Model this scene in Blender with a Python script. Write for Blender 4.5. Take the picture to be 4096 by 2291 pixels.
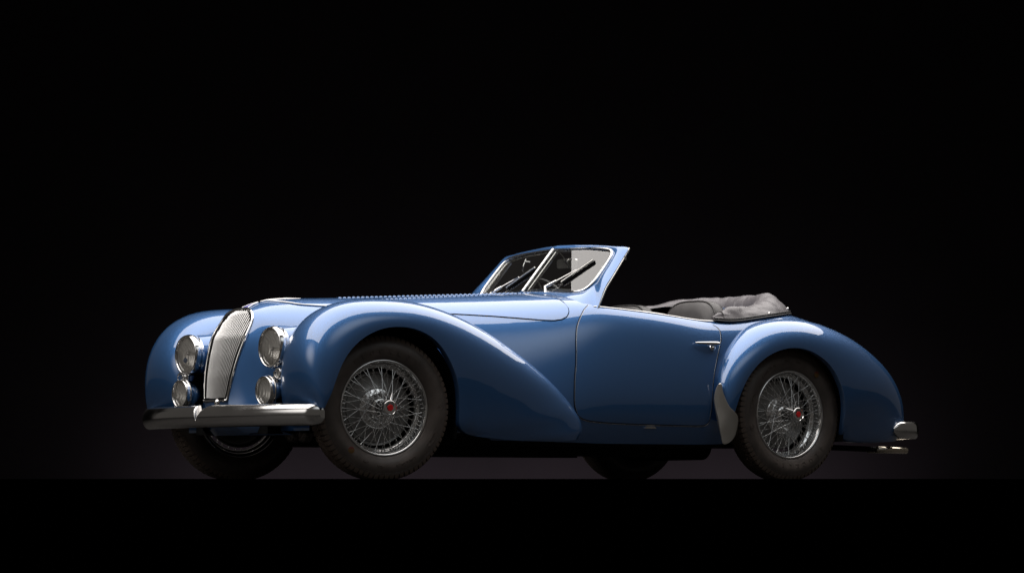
import bpy, bmesh, math, random
import numpy as np
from mathutils import Vector, Matrix, noise
random.seed(4)
for o in list(bpy.data.objects): bpy.data.objects.remove(o)
scene = bpy.context.scene
COL = scene.collection
R = math.radians

# ------------------------------------------------------------------ camera
cam_d = bpy.data.cameras.new("camera")
cam = bpy.data.objects.new("camera", cam_d); COL.objects.link(cam); scene.camera = cam
PSI = R(37.3)
cam.location = (10.487, 15.567, -0.03)
fw = Vector((-math.sin(PSI), -math.cos(PSI), 0))
cam.rotation_euler = fw.to_track_quat('-Z', 'Y').to_euler()
cam_d.sensor_width = 36.0
cam_d.lens = 14300 / 4096 * 36.0
cam_d.shift_y = (1946 - 1145.5) / 4096.0
cam_d.clip_end = 400

# ------------------------------------------------------------------ world, lamps, exposure
w = bpy.data.worlds.new("World"); scene.world = w; w.use_nodes = True
w.node_tree.nodes["Background"].inputs[0].default_value = (0.056, 0.052, 0.048, 1)
w.node_tree.nodes["Background"].inputs[1].default_value = 1.0
scene.view_settings.view_transform = 'Standard'
scene.view_settings.look = 'None'
scene.view_settings.exposure = 0.0
scene.view_settings.gamma = 1.0

def area(name, loc, target, sx, sy, power, col=(1, 1, 1), spread=180):
    d = bpy.data.lights.new(name, 'AREA'); d.shape = 'RECTANGLE'
    d.size = sx; d.size_y = sy; d.energy = power; d.color = col; d.spread = R(spread)
    o = bpy.data.objects.new(name, d); COL.objects.link(o); o.location = loc
    dv = Vector(target) - Vector(loc)
    if abs(dv.x) < 1e-6 and abs(dv.y) < 1e-6: o.rotation_euler = (0, 0, 0)
    else: o.rotation_euler = dv.to_track_quat('-Z', 'Y').to_euler()
    return o
# one long overhead softbox above the car, and a dim lamp low on the backdrop
area("overhead_softbox", (-1.6, -0.12, 3.7), (-1.6, -0.12, 0), 10.6, 4.05, 465, (1.0, 0.955, 0.92))
_F = Vector((-math.sin(PSI), -math.cos(PSI), 0)); _q = Vector((10.487, 15.567, 0)) + _F * 42.2
bl = area("backdrop_lamp", (_q.x, _q.y, -0.4), (_q.x + _F.x * 1.3, _q.y + _F.y * 1.3, 0.2), 8.5, 0.2, 150, (1.0, 0.86, 0.94))
# large added fill lights, bright in the middle and fading to nothing at their edges
def soft_fill(name, loc, target, sx, sy, power, col):
    o = area(name, loc, target, sx, sy, power, col); o.data.use_nodes = True
    nt = o.data.node_tree; em = nt.nodes["Emission"]; ge = nt.nodes.new("ShaderNodeNewGeometry")
    sb = nt.nodes.new("ShaderNodeVectorMath"); sb.operation = 'SUBTRACT'; sb.inputs[1].default_value = (.5, .5, 0)
    ln = nt.nodes.new("ShaderNodeVectorMath"); ln.operation = 'LENGTH'
    mr = nt.nodes.new("ShaderNodeMapRange"); mr.interpolation_type = 'SMOOTHERSTEP'
    mr.inputs["From Min"].default_value = 0.0; mr.inputs["From Max"].default_value = 0.5; mr.inputs["To Min"].default_value = 1.0; mr.inputs["To Max"].default_value = 0.0
    nt.links.new(ge.outputs["Parametric"], sb.inputs[0]); nt.links.new(sb.outputs[0], ln.inputs[0]); nt.links.new(ln.outputs["Value"], mr.inputs["Value"]); nt.links.new(mr.outputs[0], em.inputs["Strength"])
    return o
soft_fill("side_fill", (-1.0, 6.2, 5.6), (-1.4, 0.7, 0.5), 13.0, 5.0, 195, (0.90, 0.96, 1.0))  # unseen fill, added to brighten the wheels and spokes
soft_fill("front_fill", (6.8, -0.3, 3.6), (0.0, 0.0, 0.6), 6.5, 5.5, 185, (1.0, 0.97, 0.94))  # unseen fill, added to brighten headlamps, grille and nose

# ------------------------------------------------------------------ materials
def mat(name, base, rough=0.5, metal=0.0, coat=0.0, coat_rough=0.02, spec=0.5, emit=None):
    m = bpy.data.materials.new(name); m.use_nodes = True
    b = m.node_tree.nodes["Principled BSDF"]
    b.inputs["Base Color"].default_value = (*base, 1)
    b.inputs["Roughness"].default_value = rough
    b.inputs["Metallic"].default_value = metal
    b.inputs["Coat Weight"].default_value = coat
    b.inputs["Coat Roughness"].default_value = coat_rough
    b.inputs["Specular IOR Level"].default_value = spec
    return m
def N(m, t, **kw):
    n = m.node_tree.nodes.new(t)
    for k, v in kw.items(): setattr(n, k, v)
    return n
def L(m, a, b): m.node_tree.links.new(a, b)
def P(m): return m.node_tree.nodes["Principled BSDF"]
def noisy_rough(m, scale, lo, hi, detail=4):
    t = N(m, "ShaderNodeTexNoise"); t.inputs["Scale"].default_value = scale; t.inputs["Detail"].default_value = detail
    c = N(m, "ShaderNodeTexCoord"); L(m, c.outputs["Object"], t.inputs["Vector"])
    r = N(m, "ShaderNodeMapRange"); r.inputs["From Min"].default_value = .3; r.inputs["From Max"].default_value = .7
    r.inputs["To Min"].default_value = lo; r.inputs["To Max"].default_value = hi
    L(m, t.outputs["Fac"], r.inputs["Value"]); L(m, r.outputs["Result"], P(m).inputs["Roughness"])
def noisy_color(m, scale, c1, c2, lo=.35, hi=.65, detail=5):
    t = N(m, "ShaderNodeTexNoise"); t.inputs["Scale"].default_value = scale; t.inputs["Detail"].default_value = detail
    c = N(m, "ShaderNodeTexCoord"); L(m, c.outputs["Object"], t.inputs["Vector"])
    r = N(m, "ShaderNodeValToRGB"); r.color_ramp.elements[0].position = lo; r.color_ramp.elements[1].position = hi
    r.color_ramp.elements[0].color = (*c1, 1); r.color_ramp.elements[1].color = (*c2, 1)
    L(m, t.outputs["Fac"], r.inputs["Fac"]); L(m, r.outputs["Color"], P(m).inputs["Base Color"])
def bump(m, scale, strength, dist=.002, detail=4):
    t = N(m, "ShaderNodeTexNoise"); t.inputs["Scale"].default_value = scale; t.inputs["Detail"].default_value = detail
    c = N(m, "ShaderNodeTexCoord"); L(m, c.outputs["Object"], t.inputs["Vector"])
    b = N(m, "ShaderNodeBump"); b.inputs["Strength"].default_value = strength; b.inputs["Distance"].default_value = dist
    L(m, t.outputs["Fac"], b.inputs["Height"]); L(m, b.outputs["Normal"], P(m).inputs["Normal"])

M = {}
M['paint'] = mat("blue_paint", (0.035, 0.128, 0.330), 0.48, 0.70, 1.0, 0.012)
def ripple(m, scale, dist):
    t = N(m, "ShaderNodeTexNoise"); t.inputs["Scale"].default_value = scale; t.inputs["Detail"].default_value = 2
    c = N(m, "ShaderNodeTexCoord"); L(m, c.outputs["Object"], t.inputs["Vector"])
    b = N(m, "ShaderNodeBump"); b.inputs["Strength"].default_value = 1.0; b.inputs["Distance"].default_value = dist
    L(m, t.outputs["Fac"], b.inputs["Height"]); L(m, b.outputs["Normal"], P(m).inputs["Coat Normal"])
ripple(M['paint'], 5.0, .0012)
P(M['paint']).inputs["Coat IOR"].default_value = 1.86
M['chrome'] = mat("chrome", (0.80, 0.79, 0.78), 0.06, 1.0)
M['bumper'] = mat("aged_chrome", (0.66, 0.65, 0.64), 0.10, 1.0); noisy_rough(M['bumper'], 6, .07, .20)
M['steel'] = mat("brushed_steel", (0.55, 0.54, 0.52), 0.28, 1.0); noisy_rough(M['steel'], 9, .2, .36)
M['guard'] = mat("stone_guard_alloy", (0.52, 0.50, 0.465), 0.30, 1.0); noisy_rough(M['guard'], 7, .26, .42)
M['slat'] = mat("grille_slat_metal", (0.86, 0.85, 0.84), 0.34, 1.0)
M['rubber'] = mat("tyre_rubber", (0.030, 0.026, 0.023), 0.52, spec=.55)
noisy_color(M['rubber'], 12, (.085, .069, .061), (.128, .103, .091)); noisy_rough(M['rubber'], 20, .36, .50)
M['tread'] = mat("tread_rubber", (0.13, 0.095, 0.075), 0.58)
M['black'] = mat("black_matte", (0.006, 0.006, 0.006), 0.8, spec=.1)
M['under'] = mat("underside_black", (0.004, 0.004, 0.004), 0.7, spec=.15)
M['gap'] = mat("panel_gap", (0.003, 0.003, 0.004), 0.7, spec=.1)
M['leather'] = mat("black_leather", (0.055, 0.051, 0.052), 0.46); bump(M['leather'], 160, .25, .001); noisy_rough(M['leather'], 14, .38, .55)
M['cloth'] = mat("grey_boot_vinyl", (0.125, 0.116, 0.125), 0.42); bump(M['cloth'], 220, .08, .0006)
M['piping'] = mat("leather_piping", (0.03, 0.028, 0.028), 0.4)
M['red'] = mat("red_enamel", (0.80, 0.012, 0.015), 0.25, coat=.6)
M['blue_enamel'] = mat("blue_enamel", (0.04, 0.03, 0.50), 0.3, coat=.6)
M['rust'] = mat("rusty_cast_iron", (0.06, 0.05, 0.045), 0.6, 0.4); noisy_color(M['rust'], 60, (.04, .032, .028), (.30, .26, .24))
M['dash'] = mat("dashboard_dark", (0.012, 0.012, 0.014), 0.4)
M['drum'] = mat("brake_drum_grey", (0.30, 0.295, 0.29), 0.34, 0.9); noisy_rough(M['drum'], 15, .3, .5)
M['pipe'] = mat("exhaust_chrome", (0.62, 0.55, 0.45), 0.12, 1.0)
M['rim'] = mat("wheel_rim_chrome", (0.78, 0.775, 0.77), 0.09, 1.0); noisy_rough(M['rim'], 25, .06, .14)
M['spoke'] = mat("spoke_chrome", (0.92, 0.91, 0.90), 0.16, 1.0)
M['sticker'] = mat("faded_sticker", (0.3, 0.1, 0.03), 0.6)
def sticker_mat():
    m = M['sticker']; c = N(m, "ShaderNodeTexCoord"); s = N(m, "ShaderNodeSeparateXYZ"); L(m, c.outputs["Object"], s.inputs[0])
    r = N(m, "ShaderNodeMapRange"); r.inputs["From Min"].default_value = -.022; r.inputs["From Max"].default_value = .022
    L(m, s.outputs["Z"], r.inputs["Value"])
    k = N(m, "ShaderNodeValToRGB"); k.color_ramp.interpolation = 'CONSTANT'
    k.color_ramp.elements[0].color = (.16, .085, .02, 1); k.color_ramp.elements[1].position = .62; k.color_ramp.elements[1].color = (.17, .028, .02, 1)
    L(m, r.outputs[0], k.inputs[0]); L(m, k.outputs[0], P(m).inputs["Base Color"])
sticker_mat()

def glass_mat(name, tint, rough=0.0, ior=1.5, boost=1.0):
    m = bpy.data.materials.new(name); m.use_nodes = True
    nt = m.node_tree; nt.nodes.remove(nt.nodes["Principled BSDF"]); out = nt.nodes["Material Output"]
    tr = nt.nodes.new("ShaderNodeBsdfTransparent"); tr.inputs[0].default_value = (*tint, 1)
    gl = nt.nodes.new("ShaderNodeBsdfGlossy"); gl.inputs["Roughness"].default_value = rough
    fr = nt.nodes.new("ShaderNodeFresnel"); fr.inputs[0].default_value = ior
    mx = nt.nodes.new("ShaderNodeMixShader")
    nt.links.new(fr.outputs[0], mx.inputs[0]); nt.links.new(tr.outputs[0], mx.inputs[1]); nt.links.new(gl.outputs[0], mx.inputs[2])
    nt.links.new(mx.outputs[0], out.inputs[0])
    return m
M['glass'] = glass_mat("windscreen_glass", (.93, .95, .94), 0.0, 1.95)
M['lens'] = glass_mat("lamp_lens_glass", (.96, .95, .93), 0.02, 1.45)
def pressed_glass(m, f):
    nt = m.node_tree; mx = [n for n in nt.nodes if n.type == 'MIX_SHADER'][0]; tr = [n for n in nt.nodes if n.type == 'BSDF_TRANSPARENT'][0]
    df = nt.nodes.new("ShaderNodeBsdfTranslucent"); df.inputs[0].default_value = (.95, .93, .90, 1)
    d2 = nt.nodes.new("ShaderNodeBsdfDiffuse"); d2.inputs[0].default_value = (.95, .93, .90, 1)
    c = nt.nodes.new("ShaderNodeTexCoord"); wv = nt.nodes.new("ShaderNodeTexWave"); wv.bands_direction = 'Y'; wv.inputs["Scale"].default_value = 34; wv.inputs["Distortion"].default_value = .4
    nt.links.new(c.outputs["Object"], wv.inputs["Vector"])
    mr = nt.nodes.new("ShaderNodeMapRange"); mr.inputs["To Min"].default_value = f * .45; mr.inputs["To Max"].default_value = f * 1.5
    nt.links.new(wv.outputs["Fac"], mr.inputs["Value"])
    m0 = nt.nodes.new("ShaderNodeMixShader"); m0.inputs[0].default_value = .35; nt.links.new(d2.outputs[0], m0.inputs[1]); nt.links.new(df.outputs[0], m0.inputs[2])
    m1 = nt.nodes.new("ShaderNodeMixShader"); nt.links.new(mr.outputs[0], m1.inputs[0]); nt.links.new(tr.outputs[0], m1.inputs[1]); nt.links.new(m0.outputs[0], m1.inputs[2])
    nt.links.new(m1.outputs[0], mx.inputs[1])
pressed_glass(M['lens'], .12)
M['reflector'] = mat("lamp_reflector", (0.96, 0.945, 0.92), 0.52, 1.0)
def flute(m, scale, strength):
    c = N(m, "ShaderNodeTexCoord"); t = N(m, "ShaderNodeTexWave"); t.bands_direction = 'Y'; t.inputs["Scale"].default_value = scale; t.inputs["Distortion"].default_value = .6
    L(m, c.outputs["Object"], t.inputs["Vector"]); b = N(m, "ShaderNodeBump"); b.inputs["Strength"].default_value = strength; b.inputs["Distance"].default_value = .004
    L(m, t.outputs["Fac"], b.inputs["Height"]); L(m, b.outputs["Normal"], P(m).inputs["Normal"])
flute(M['reflector'], 28, .55)

# ------------------------------------------------------------------ geometry helpers
def mk(name, verts, faces, material, parent=None, smooth=True, kind=None, label=None, sharp=None):
    me = bpy.data.meshes.new(name); me.from_pydata([tuple(map(float, v)) for v in verts], [], faces); me.update()
    if smooth: me.shade_smooth()
    if sharp: me.set_sharp_from_angle(angle=R(sharp))
    o = bpy.data.objects.new(name, me); COL.objects.link(o)
    if material is not None: me.materials.append(material)
    if parent is not None: o.parent = parent
    if kind: o['kind'] = kind
    if label: o['label'] = label
    return o
def dup(src, name, parent, mw=None):
    o = src.copy(); o.name = name; COL.objects.link(o); o.parent = parent
    if mw is not None: o.matrix_local = mw
    return o
class MB:
    def __init__(s): s.v = []; s.f = []
    def add(s, vs, fs):
        b = len(s.v); s.v += [tuple(v) for v in vs]; s.f += [tuple(b + i for i in f) for f in fs]
        return s
    def grid(s, rows, closed_u=False, closed_v=False, flip=False):
        nu, nv = len(rows), len(rows[0]); b = len(s.v)
        for r in rows: s.v += [tuple(p) for p in r]
        for i in range(nu if closed_u else nu - 1):
            for j in range(nv if closed_v else nv - 1):
                a = b + i * nv + j; c = b + i * nv + (j + 1) % nv
                d = b + ((i + 1) % nu) * nv + (j + 1) % nv; e = b + ((i + 1) % nu) * nv + j
                s.f.append((a, e, d, c) if flip else (a, c, d, e))
        return s
    def cap(s, ring_pts, flip=False):
        b = len(s.v); n = len(ring_pts); s.v += [tuple(p) for p in ring_pts]
        c = np.mean(np.array([tuple(p) for p in ring_pts]), axis=0); s.v.append(tuple(c))
        for i in range(n):
            t = (b + i, b + (i + 1) % n, b + n); s.f.append(t[::-1] if flip else t)
        return s
    def box(s, c, h, rot=None):
        vs = []
        for i in (-1, 1):
            for j in (-1, 1):
                for k in (-1, 1):
                    p = Vector((i * h[0], j * h[1], k * h[2]))
                    if rot is not None: p = rot @ p
                    vs.append(Vector(c) + p)
        return s.add(vs, [(0, 1, 3, 2), (4, 6, 7, 5), (0, 4, 5, 1), (2, 3, 7, 6), (0, 2, 6, 4), (1, 5, 7, 3)])
    def tube(s, pts, rad, n=8, caps=True, closed=False, flat=None):
        pts = [Vector(p) for p in pts]; m = len(pts)
        if not hasattr(rad, '__len__'): rad = [rad] * m
        rows = []; prev = None
        for i in range(m):
            if closed: t = pts[(i + 1) % m] - pts[i - 1]
            else: t = pts[min(i + 1, m - 1)] - pts[max(i - 1, 0)]
            t.normalize()
            if prev is None:
                a = Vector((0, 0, 1)) if abs(t.z) < .9 else Vector((1, 0, 0))
                nrm = (a - t * a.dot(t)).normalized()
            else: nrm = (prev - t * prev.dot(t)).normalized()
            prev = nrm; bn = t.cross(nrm)
            rows.append([pts[i] + (nrm * math.cos(q) + bn * math.sin(q) * (flat or 1)) * rad[i] for q in [2 * math.pi * k / n for k in range(n)]])
        s.grid(rows, closed_u=closed, closed_v=True)
        if caps and not closed: s.cap(rows[0], True); s.cap(rows[-1])
        return s
    def lathe(s, prof, n=48, origin=(0, 0, 0), axis=(0, 1, 0), up=(0, 0, 1), flip=False):
        """prof: (radius, height along axis)"""
        ax = Vector(axis).normalized(); u = Vector(up); u = (u - ax * u.dot(ax)).normalized(); v = ax.cross(u); o = Vector(origin)
        rows = [[o + ax * h + (u * math.cos(q) + v * math.sin(q)) * r for q in [2 * math.pi * k / n for k in range(n)]] for r, h in prof]
        return s.grid(rows, closed_v=True, flip=flip)
    def obj(s, name, material, parent=None, **kw): return mk(name, s.v, s.f, material, parent, **kw)

def bsp(ctrl, n, comp=0.0):
    """clamped uniform cubic B-spline through/near ctrl (array m x k), n samples"""
    c = np.array(ctrl, float)
    if comp:
        d = np.zeros_like(c); d[1:-1] = c[2:] - 2 * c[1:-1] + c[:-2]; c = c - comp / 6 * d
    return bsp_eval(c, np.linspace(0, len(c) - 1, n))
def bsp_eval(c, t):
    m = len(c)
    e = np.concatenate([[2 * c[0] - c[1]], c, [2 * c[-1] - c[-2]]])
    t = np.atleast_1d(np.array(t, float)); i = np.minimum(t.astype(int), m - 2); f = t - i
    b = (np.array([(1 - f) ** 3, 3 * f ** 3 - 6 * f * f + 4, -3 * f ** 3 + 3 * f * f + 3 * f + 1, f ** 3]) / 6)
    sh = (-1,) + (1,) * (c.ndim - 1)
    return sum(b[k].reshape(sh) * e[i + k] for k in range(4))
def crom(pts, n, closed=False):
    """Catmull-Rom polyline through pts"""
    p = [np.array(q, float) for q in pts]; m = len(p); out = []
    segs = m if closed else m - 1
    for k in range(n + (0 if closed else 1)):
        t = k / n * segs; i = min(int(t), segs - 1); f = t - i
        g = (lambda j: p[j % m]) if closed else (lambda j: p[max(0, min(m - 1, j))])
        a, b, c, d = g(i - 1), g(i), g(i + 1), g(i + 2)
        if not closed:
            if i == 0: a = 2 * b - c
            if i == m - 2: d = 2 * c - b
        out.append(.5 * ((2 * b) + (c - a) * f + (2 * a - 5 * b + 4 * c - d) * f * f + (3 * b - a - 3 * c + d) * f ** 3))
    return [Vector(q) for q in out]
def lerp_tab(tab, x):
    tab = sorted(tab)
    return float(np.interp(x, [a for a, _ in tab], [b for _, b in tab]))

# ------------------------------------------------------------------ stage and backdrop
st = MB()
F2 = Vector((-math.sin(PSI), -math.cos(PSI), 0)); R2 = Vector((-math.cos(PSI), math.sin(PSI), 0)); C0 = Vector((10.487, 15.567, 0))
def stage_pt(dep, lat, z): p = C0 + F2 * dep + R2 * lat; return (p.x, p.y, z)
D0, D1, LW = 13.40, 34.0, 22.0
top = [stage_pt(D0, -LW, 0), stage_pt(D0, LW, 0), stage_pt(D1, LW, 0), stage_pt(D1, -LW, 0)]
bot = [(p[0], p[1], -1.2) for p in top]
st.add(top + bot, [(0, 1, 2, 3), (0, 4, 5, 1), (1, 5, 6, 2), (2, 6, 7, 3), (3, 7, 4, 0), (4, 7, 6, 5)])
M['stage'] = mat("stage_floor_grey", (0.020, 0.018, 0.017), 0.6, spec=.25); noisy_rough(M['stage'], 3, .5, .65); noisy_color(M['stage'], 1.5, (.015, .014, .0135), (.020, .0185, .0175))
M['skirt'] = mat("stage_skirt_black", (0.0006, 0.0006, 0.0006), 1.0, spec=0.0)
stage = st.obj("stage_floor", M['stage'], None, smooth=False, kind='structure')
stage.data.materials.append(M['skirt'])
for p in stage.data.polygons:
    if p.normal.z < .9: p.material_index = 1
M['backdrop'] = mat("backdrop_charcoal", (0.006, 0.0053, 0.006), 0.95, spec=.05); noisy_color(M['backdrop'], .9, (.0056, .0049, .0056), (.0066, .0057, .0066))
bd = MB()
bd.grid([[stage_pt(43.5, -LW + 2 * LW * i / 40, z) for i in range(41)] for z in np.linspace(-1.2, 12, 20)])
bd.obj("backdrop", M['backdrop'], None, kind='structure')

# ------------------------------------------------------------------ the car
car = bpy.data.objects.new("cabriolet", None); COL.objects.link(car); car.empty_display_size = .3
car['label'] = "blue pre-war style open cabriolet with wire wheels and folded grey top"
car['category'] = "car"

# ---- hull control net: half sections, top centre -> sill
def ring(x, yz): return [(x, y, z) for y, z in yz]
NET = [
 [(.362,0,.895),(.378,.06,.890),(.395,.118,.870),(.415,.152,.822),(.464,.164,.737),(.498,.149,.640),(.523,.134,.540),(.543,.110,.412),(.55,.13,.345),(.54,.16,.285),(.49,.18,.245)],
 [(.330,0,.912),(.345,.075,.900),(.365,.145,.868),(.385,.185,.812),(.425,.205,.725),(.455,.205,.630),(.475,.205,.535),(.490,.215,.420),(.50,.225,.345),(.49,.235,.285),(.45,.245,.245)],
 [(.250,0,.937),(.26,.09,.923),(.27,.175,.880),(.28,.235,.812),(.295,.275,.720),(.31,.305,.620),(.33,.325,.525),(.35,.345,.420),(.36,.36,.35),(.36,.37,.29),(.35,.37,.25)],
 ring(.10,[(0,.950),(.11,.941),(.205,.903),(.278,.840),(.33,.752),(.37,.650),(.40,.55),(.425,.43),(.44,.35),(.45,.29),(.45,.24)]),
 ring(-.15,[(0,.960),(.13,.952),(.24,.917),(.325,.857),(.382,.77),(.422,.67),(.455,.56),(.485,.44),(.50,.35),(.51,.28),(.51,.23)]),
 ring(-.42,[(0,.974),(.155,.966),(.283,.931),(.372,.870),(.431,.78),(.475,.675),(.512,.56),(.54,.44),(.56,.35),(.565,.28),(.56,.22)]),
 ring(-.70,[(0,.988),(.18,.981),(.325,.946),(.425,.886),(.49,.795),(.537,.685),(.577,.565),(.606,.44),(.625,.35),(.625,.275),(.61,.215)]),
 ring(-1.00,[(0,1.004),(.21,.997),(.385,.965),(.495,.905),(.565,.815),(.615,.70),(.655,.57),(.682,.44),(.69,.35),(.685,.27),(.66,.21)]),
 ring(-1.25,[(0,1.017),(.245,1.011),(.445,.982),(.565,.926),(.640,.836),(.685,.715),(.715,.58),(.732,.44),(.732,.35),(.718,.27),(.685,.205)]),
 ring(-1.42,[(0,1.027),(.27,1.019),(.495,.992),(.615,.944),(.675,.852),(.708,.73),(.735,.59),(.750,.45),(.745,.35),(.728,.27),(.695,.2)]),
 ring(-1.58,[(0,1.03),(.28,1.02),(.51,.985),(.648,.930),(.692,.842),(.719,.725),(.742,.59),(.755,.45),(.75,.35),(.732,.27),(.70,.2)]),
 ring(-1.79,[(0,1.03),(.28,1.01),(.52,.975),(.660,.914),(.703,.828),(.727,.715),(.746,.585),(.757,.45),(.752,.35),(.735,.27),(.70,.2)]),
 ring(-2.00,[(0,1.01),(.28,.99),(.52,.95),(.660,.897),(.704,.815),(.729,.705),(.747,.58),(.756,.45),(.751,.35),(.735,.27),(.70,.2)]),
 ring(-2.20,[(0,.99),(.27,.975),(.51,.94),(.652,.872),(.700,.795),(.726,.69),(.743,.575),(.75,.45),(.746,.35),(.73,.27),(.70,.2)]),
 ring(-2.42,[(0,.985),(.26,.975),(.50,.943),(.640,.885),(.693,.795),(.718,.685),(.73,.57),(.735,.45),(.73,.35),(.712,.28),(.68,.21)]),
 ring(-2.64,[(0,.995),(.25,.985),(.485,.958),(.615,.910),(.672,.815),(.692,.70),(.70,.58),(.70,.455),(.69,.36),(.67,.29),(.64,.22)]),
 ring(-2.90,[(0,.998),(.24,.988),(.455,.960),(.575,.905),(.635,.812),(.657,.70),(.663,.575),(.66,.45),(.65,.36),(.63,.29),(.6,.23)]),
 ring(-3.15,[(0,.975),(.225,.964),(.42,.930),(.535,.868),(.595,.775),(.62,.665),(.627,.55),(.62,.435),(.61,.355),(.59,.29),(.56,.23)]),
 ring(-3.40,[(0,.915),(.205,.902),(.38,.863),(.49,.795),(.55,.705),(.578,.605),(.585,.505),(.58,.41),(.57,.34),(.55,.285),(.51,.24)]),
 ring(-3.62,[(0,.815),(.18,.80),(.33,.76),(.435,.695),(.495,.615),(.525,.535),(.533,.46),(.53,.39),(.52,.34),(.50,.29),(.46,.25)]),
 ring(-3.80,[(0,.67),(.15,.655),(.28,.62),(.375,.565),(.43,.51),(.455,.455),(.465,.41),(.46,.365),(.455,.335),(.43,.30),(.40,.265)]),
 ring(-3.905,[(0,.46),(.12,.45),(.22,.435),(.295,.415),(.335,.395),(.355,.375),(.36,.355),(.36,.335),(.355,.32),(.335,.305),(.31,.29)]),
]
NETA = np.array(NET, float); NU, NV = NETA.shape[:2]
def hull(u, v):
    row = bsp_eval(NETA, [u])[0]
    return bsp_eval(row, [v])[0]
US = np.linspace(0, NU - 1, 260); VS = np.linspace(0, NV - 1, 90)
ROWS = bsp_eval(NETA, US)                       # 260 x NV x 3
GRID = np.array([bsp_eval(r, VS) for r in ROWS])  # 260 x 90 x 3
_UT = np.linspace(0, NU - 1, 3000); _VT = np.linspace(0, NV - 1, 600); _XT = {}
def u_of_x(x, v=8.0):
    if v not in _XT: _XT[v] = np.array([r[0] for r in bsp_eval(np.swapaxes(bsp_eval(NETA, _UT), 0, 1), [v])[0]])
    return float(np.interp(-x, -_XT[v], _UT))
def v_of_z(u, z, v0=0.0, v1=None):
    row = bsp_eval(NETA, [u])[0]; k = (_VT >= v0) & (_VT <= (v1 or NV - 1.0)); vt = _VT[k]
    return float(np.interp(-z, -bsp_eval(row, vt)[:, 2], vt))
def v_of_y(u, y):
    row = bsp_eval(NETA, [u])[0]; vt = _VT[_VT <= 6.0]
    return float(np.interp(y, bsp_eval(row, vt)[:, 1], vt))
def hull_n(u, v):
    e = .02; a = hull(min(u + e, NU - 1), v) - hull(max(u - e, 0), v); b = hull(u, min(v + e, NV - 1)) - hull(u, max(v - e, 0))
    n = np.cross(a, b); n = n / (np.linalg.norm(n) + 1e-12)
    c = hull(u, v) - np.array([hull(u, v)[0], 0, .55])
    return n if np.dot(n, c) > 0 else -n
def on_side(x, z, off=0.0, side=1):
    u = u_of_x(x); v = v_of_z(u, z, 2.0); p = hull(u, v)
    if off: p = p + hull_n(u, v) * off
    return Vector((p[0], p[1] * side, p[2]))
def on_top(x, y, off=0.0):
    u = u_of_x(x, 1.0); v = v_of_y(u, abs(y)); p = hull(u, v); n = hull_n(u, v); p = p + n * off; s = -1 if y < 0 else 1
    return Vector((p[0], p[1] * s, p[2])), Vector((n[0], n[1] * s, n[2]))

VB = 3.0                                          # belt line column
def full_hull():
    b = MB(); idx = {}
    def vid(i, j, s):
        k = (i, j, 0 if j == 0 else s)
        if k not in idx:
            p = GRID[i][j]; idx[k] = len(b.v); b.v.append((p[0], p[1] * s if j else 0.0, p[2]))
        return idx[k]
    for s in (1, -1):
        for i in range(len(US) - 1):
            for j in range(len(VS) - 1):
                xm = (GRID[i][j][0] + GRID[i + 1][j][0]) / 2
                if VS[j + 1] <= VB + .02 and -2.46 < xm < (-1.455 if VS[j] > 2.0 else -1.56): continue
                zm = (GRID[i][j][2] + GRID[i][j + 1][2]) / 2
                if zm < .72 and ((xm + 2.70) ** 2 + (zm - .35) ** 2 < .415 ** 2 or (xm - .02) ** 2 + (zm - .35) ** 2 < .40 ** 2): continue
                f = (vid(i, j, s), vid(i, j + 1, s), vid(i + 1, j + 1, s), vid(i + 1, j, s))
                b.f.append(f if s < 0 else f[::-1])
    return b.obj("body_shell", M['paint'], car)
body = full_hull()
ap = MB(); rows = []
for z in np.linspace(.425, .235, 14):
    t = (.425 - z) / .19; hw = .115 + .35 * max(0, t - .25); xx = .556 - .10 * max(0, t - .45) ** 1.5 * 2
    rows.append([(xx - 1.1 * (abs(y) ** 2), y, z) for y in np.linspace(-hw, hw, 21)])
ap.grid(rows, flip=True); ap.obj("front_apron", M['paint'], body)

# inner wing panels that close the space between nose and front fender
for sd in (1, -1):
    rows = []
    for z in np.linspace(.255, .69, 16):
        rows.append([(.405 - .055 * t - .02 * math.sin(t * math.pi) - .30 * max(0, z - .58) ** 1.4, (.23 + .34 * t) * sd, z) for t in np.linspace(0, 1, 12)])
    MB().grid(rows, flip=(sd < 0)).obj("inner_wing", M['paint'], body)

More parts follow.
